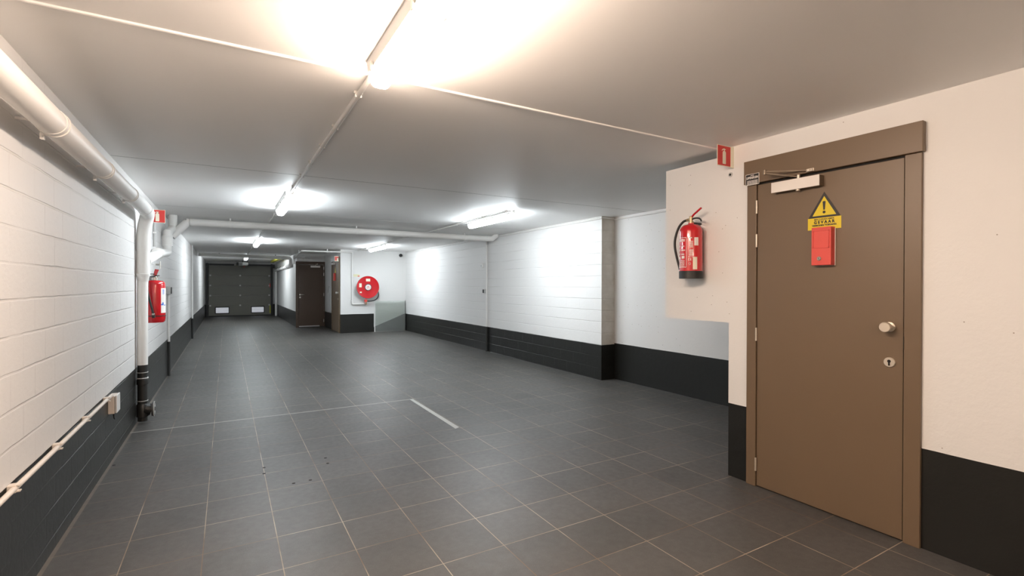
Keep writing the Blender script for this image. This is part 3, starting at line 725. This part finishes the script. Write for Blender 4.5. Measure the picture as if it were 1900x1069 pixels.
build('valve_wheel', lambda bm: (lathe(bm, [(.045, -.15), (.045, -.13), (0, -.13)], (-.055, 0, -.385), 'Y', 14), box(bm, -.105, -.05, -.14, -.12, -.46, -.45)), 'red_plastic', vl)
# water pipe from the corridor to the reel
t = thing('water_pipe', 'thin white water pipe under the ceiling running down beside the hose reel', 'pipe', (3.09, YH - .04, 2.29))
def r3(p): return (p[0] - 3.09, p[1] - (YH - .04), p[2] - 2.29)
build('pipe_run', lambda bm: tube(bm, fillet([r3((1.86, 16.90, 2.02)), r3((1.86, 16.90, 2.21)), r3((1.76, 14.36, 2.29)), r3((3.09, 14.36, 2.29)), r3((3.09, 14.36, .815)), r3((3.47, 14.36, .815)), r3((3.47, 14.33, .83)), r3((3.47, 14.31, .86))], .03, 4), .020, 14), 'pipe', t, True)
for p in ((2.42, 14.36, 2.29), (1.80, 15.3, 2.263)):
    build('hanger', lambda bm, p=p: box(bm, p[0] - 3.09 - .012, p[0] - 3.09 + .012, p[1] - YH + .04 - .01, p[1] - YH + .04 + .01, p[2] - 2.29 - .026, H - 2.291), 'pipe', t)
build('wall_clip', many(B(-.028, .028, -.02, .04, -1.39, -1.36), B(-.028, .028, -.02, .04, -.7, -.68)), 'pipe', t)
t = thing('notice', 'small pale yellow notice on the wall above the hose reel', 'notice', (3.22, YH, 1.60))
build('sheet', B(-.09, .09, -.002, 0, 0, .07), 'pale_yellow', t); build('red_print', B(.03, .085, -.003, -.0015, .005, .03), 'red_plastic', t)
# glass balustrade
t = thing('glass_balustrade', 'clear glass panel standing against the far wall right of the hose reel', 'glass panel', (4.18, YH - .06, 0))
build('pane', B(-.445, .445, -.006, .006, .006, .895), 'glass', t)
build('edge_post', B(-.467, -.447, -.012, .012, 0, .9, bev=.002), 'plastic', t)
build('corner_post', B(.447, .459, -.010, .010, 0, .9, bev=.002), 'dark_metal', t)
build('foot_rail', B(-.445, .445, -.010, .010, 0, .006), 'galv', t)
build('clamp', B(-.45, -.425, -.014, .014, .62, .66, bev=.002), 'steel', t)
t = thing('security_camera', 'small black dome camera in the top corner of the far wall', 'camera', (4.50, YH, 2.25))
build('base', lambda bm: lathe(bm, [(.055, 0), (.055, -.02), (.04, -.03), (0, -.03)], (0, 0, 0), 'Y', 20), 'plastic', t, True)
build('dome', lambda bm: lathe(bm, [(.048, -.028), (.050, -.05), (.045, -.075), (.03, -.095), (0, -.105)], (0, 0, 0), 'Y', 24), 'black', t, True)
# ------------------------------------------------------------------ second door (facing) and third door (side)
d = structE('door_2', 'dark brown door facing the camera at the end of the recess', (2.37, Y2, 0))
build('door_frame', many(B(-.47, -.385, -.035, 0, 0, 2.02, bev=.003), B(.372, .405, -.035, 0, 0, 2.02, bev=.003), B(-.475, .405, -.045, 0, 2.02, 2.115, bev=.003)), 'dark_brown', d)
build('door_leaf', B(-.38, .368, -.02, 0, .02, 2.012, bev=.002), 'dark_brown', d)
build('bottom_seal', B(-.375, .24, -.026, -.02, .02, .05), 'galv', d)
handle_lever(d, (-.345, -.02, 1.05), (1, 0, 0), (0, -1, 0))
build('lock_rosette', lambda bm: tube(bm, [(-.345, -.02, .965), (-.345, -.028, .965)], .026, 16), 'steel', d, True)
for z in (.15, 1.0, 1.66, 1.86): build('hinge', lambda bm: tube(bm, [(.370, -.036, z), (.370, -.036, z + .10)], .011, 10), 'steel', d, True)
dc = build('door_closer', B(-.03, .255, -.075, -.02, 1.925, 1.985, bev=.002), 'closer_white', d)
build('closer_arm', lambda bm: (tube(bm, [(.10, -.05, 1.985), (.16, -.14, 2.03), (.12, -.06, 2.035)], .007, 8), tube(bm, [(.16, -.14, 2.02), (.16, -.14, 2.05)], .012, 10)), 'steel_matte', dc, True)
d = structE('door_3', 'brown door seen edge-on in the side wall left of the hose reel', (2.78, 15.03, 0))
build('door_frame', many(B(-.035, 0, -.555, -.47, 0, 2.06, bev=.003), B(-.035, 0, .50, .585, 0, 2.06, bev=.003), B(-.045, 0, -.56, .59, 2.06, 2.17, bev=.003)), 'brown', d)
build('door_leaf', B(-.02, 0, -.465, .495, .01, 2.05, bev=.002), 'brown', d)
build('door_knob', lambda bm: lathe(bm, [(.026, 0), (.026, -.008), (.014, -.01), (.014, -.03), (.030, -.036), (.030, -.07), (0, -.072)], (-.02, -.38, 1.14), 'X', 20), 'plastic', d, True)
build('lock_rosette', lambda bm: tube(bm, [(-.02, -.40, .96), (-.03, -.40, .96)], .028, 16), 'steel', d, True)
build('door_closer', B(-.08, -.02, .05, .35, 1.96, 2.02, bev=.002), 'closer_white', d)
t = thing('fire_sign', 'red and white sign box above the side door left of the hose reel', 'sign', (2.745, 14.98, 2.03))
build('panel', B(-.115, -.004, -.50, -.494, 0, .15), 'cream', t)
build('red_print', many(B(-.108, -.05, -.5025, -.4995, .02, .135), B(-.048, -.012, -.5025, -.4995, .09, .135)), 'red_plastic', t)
build('side_panel', B(-.118, -.113, -.50, .05, 0, .15), 'grey_plastic', t)
t = thing('key_box', 'red emergency key box on the side door left of the hose reel', 'key box', (2.758, 15.07, 1.49))
build('case', B(-.05, 0, -.06, .07, 0, .22, bev=.003), 'red_plastic', t)
t = thing('warning_sign', 'small yellow triangle sign on the side door left of the hose reel', 'sign', (2.7595, 15.07, 1.72))
build('triangle', lambda bm: prism(bm, [(-.10, 0), (.10, 0), (0, .18)], (0, 0, 0), (0, 1, 0), (0, 0, 1), (-.002, 0, 0)), 'yellow', t)
t = thing('electrical_conduit', 'thin looped conduit on the wall between the two far doors', 'conduit', (2.77, 15.98, .52))
build('tube', lambda bm: tube(bm, [(0, 0, 0), (0, 0, .68), (0, .06, .78), (0, .2, .80), (0, .28, .74), (0, .30, .60)], .009, 8, smooth_pts=5), 'grey_plastic', t, True)

# ------------------------------------------------------------------ corridor pipes
t = thing('drain_pipe', 'far white drain pipe crossing the corridor ceiling and following its right wall', 'pipe', (1.82, 18.0, 2.27))
def r4(p): return (p[0] - 1.82, p[1] - 18.0, p[2] - 2.27)
build('cross_run', lambda bm: tube(bm, [r4((XL + .02, 18.0, 2.30)), r4((1.80, 18.0, 2.27))], .055, 20), 'pipe', t, True)
build('wall_run', lambda bm: tube(bm, fillet([r4((1.78, 18.0, 2.27)), r4((1.86, 18.0, 2.24)), r4((1.86, 18.0, 2.02)), r4((1.86, 24.0, 1.99))], .07, 5), .055, 20), 'pipe', t, True)
build('down_pipe', lambda bm: tube(bm, [r4((1.86, 23.6, 1.99)), r4((1.86, 23.6, .01))], .050, 20), 'pipe', t, True)
for y in (18.9, 20.2, 21.5, 22.8):
    build('clamp', lambda bm: lathe(bm, [(.054, -.02), (.062, -.02), (.062, .02), (.054, .02)], r4((1.86, y, 2.015)), 'Y', 20), 'dark_metal', t, True)
for x in (-.2, .6, 1.4): build('hanger', B(x - 1.82 - .01, x - 1.82 + .01, -.01, .01, .03, H - 2.271), 'dark_metal', t)
t = thing('hazard_strip', 'yellow and black striped bumper strip under the far corridor ceiling', 'hazard marking', (1.66, 21.0, H - .002))
build('strip', B(-.06, .06, -2.0, 2.0, -.07, 0), 'hazard', t)

# ------------------------------------------------------------------ garage door
d = structE('door_4', 'grey sectional garage door at the far end', (.53, YE - .12, 0))
W = 1.19
def sect(k):
    z0 = .04 + k * .43; z1 = z0 + .4275
    return build('door_panel', lambda bm: box(bm, -W, W - .02, -.02, .02, z0, z1, bev=.004), 'garage', d)
ps = [sect(k) for k in range(5)]
build('bottom_seal', B(-W, W - .02, -.025, .02, 0, .04), 'black', d)
for k in range(1, 5):
    for x in (-W + .06, -.02, W - .08): build('hinge', B(x - .03, x + .03, -.03, -.02, .04 + k * .43 - .03, .04 + k * .43 + .03, bev=.002), 'galv', ps[k])
for x0, x1 in ((-.93, -.46), (.42, .89)):
    v = build('vent', many(B(x0 - .03, x1 + .03, -.035, -.02, .12, .15), B(x0 - .03, x1 + .03, -.035, -.02, .39, .42), B(x0 - .03, x0, -.035, -.02, .12, .42), B(x1, x1 + .03, -.035, -.02, .12, .42)), 'dark_metal', ps[0])
    build('louvre', many(*[B(x0, x1, -.034, -.022, .155 + k * .047, .155 + k * .047 + .036) for k in range(5)]), 'daylit_vent', v)
for x in (-W - .06, W + .01):
    build('side_track', B(x - .03, x + .045, -.06, .03, 0, 2.28), 'dark_metal', d)
build('torsion_bar', many(B(-W - .06, -.25, -.05, .02, 2.19, 2.26), B(.25, W + .05, -.05, .02, 2.19, 2.26)), 'dark_metal', d)
build('bearing_plate', many(B(-W - .10, -W + .0, -.12, -.06, 2.14, 2.26), B(W + .02, W + .14, -.12, -.06, 2.10, 2.26)), 'dark_metal', d)
build('red_handle', B(W - .07, W - .03, -.06, -.02, 1.25, 1.42, bev=.003), 'red_plastic', d)
build('yellow_edge', B(W - .07, W - .022, -.03, -.021, .10, .46), 'yellow_paint', d)
t = thing('garage_door_opener', 'white motor unit with rail hanging above the garage door', 'motor', (.66, 23.0, H))
build('motor_case', B(-.11, .11, -.2, .2, -.20, -.08, bev=.02), 'plastic', t)
build('rail', B(-.02, .02, .2, 1.2, -.13, -.10), 'dark_metal', t)
build('hanger', many(B(-.10, -.08, -.01, .01, -.08, 0), B(.08, .10, -.01, .01, -.08, 0)), 'dark_metal', t)
build('release_cord', lambda bm: (tube(bm, [(-.03, .3, -.13), (-.03, .3, -.26)], .004, 6), tube(bm, [(-.06, .3, -.26), (.0, .3, -.26)], .012, 8)), 'red_plastic', t)
build('bracket', B(-.30, -.22, .9, 1.05, -.18, -.04), 'dark_metal', t)

# ------------------------------------------------------------------ camera, world, colour
f, yaw, pitch, roll = 910.2037, .526837, -.0060724, .0016516
cy, sy, cp, sp, cr, sr = math.cos(yaw), math.sin(yaw), math.cos(pitch), math.sin(pitch), math.cos(roll), math.sin(roll)
Rv = Vector((cy, -sy, 0)); Uv = Vector((-sp * sy, -sp * cy, cp)); Fv = Vector((cp * sy, cp * cy, sp))
R_ = Rv * cr + Uv * sr; U_ = Uv * cr - Rv * sr
cam = bpy.data.cameras.new('camera'); co = bpy.data.objects.new('camera', cam); C.objects.link(co)
co.matrix_world = Matrix(((R_.x, U_.x, -Fv.x, 0), (R_.y, U_.y, -Fv.y, 0), (R_.z, U_.z, -Fv.z, 1.37), (0, 0, 0, 1)))
cam.sensor_width = 36; cam.sensor_fit = 'HORIZONTAL'; cam.lens = f / 1900 * 36; cam.clip_start = .05; cam.clip_end = 100
sc = bpy.context.scene; sc.camera = co
w = bpy.data.worlds.new('world'); sc.world = w; w.use_nodes = True
w.node_tree.nodes['Background'].inputs[0].default_value = (.5, .5, .5, 1); w.node_tree.nodes['Background'].inputs[1].default_value = .0
vs = sc.view_settings
vs.view_transform = 'Standard'; vs.look = 'None'; vs.gamma = 1; vs.exposure = .86
try: vs.use_curve_mapping = False
except Exception: pass
try:
    sc.cycles.max_bounces = 10; sc.cycles.diffuse_bounces = 7; sc.cycles.glossy_bounces = 4; sc.cycles.transmission_bounces = 6
    sc.cycles.caustics_reflective = False; sc.cycles.sample_clamp_indirect = 6
except Exception: pass
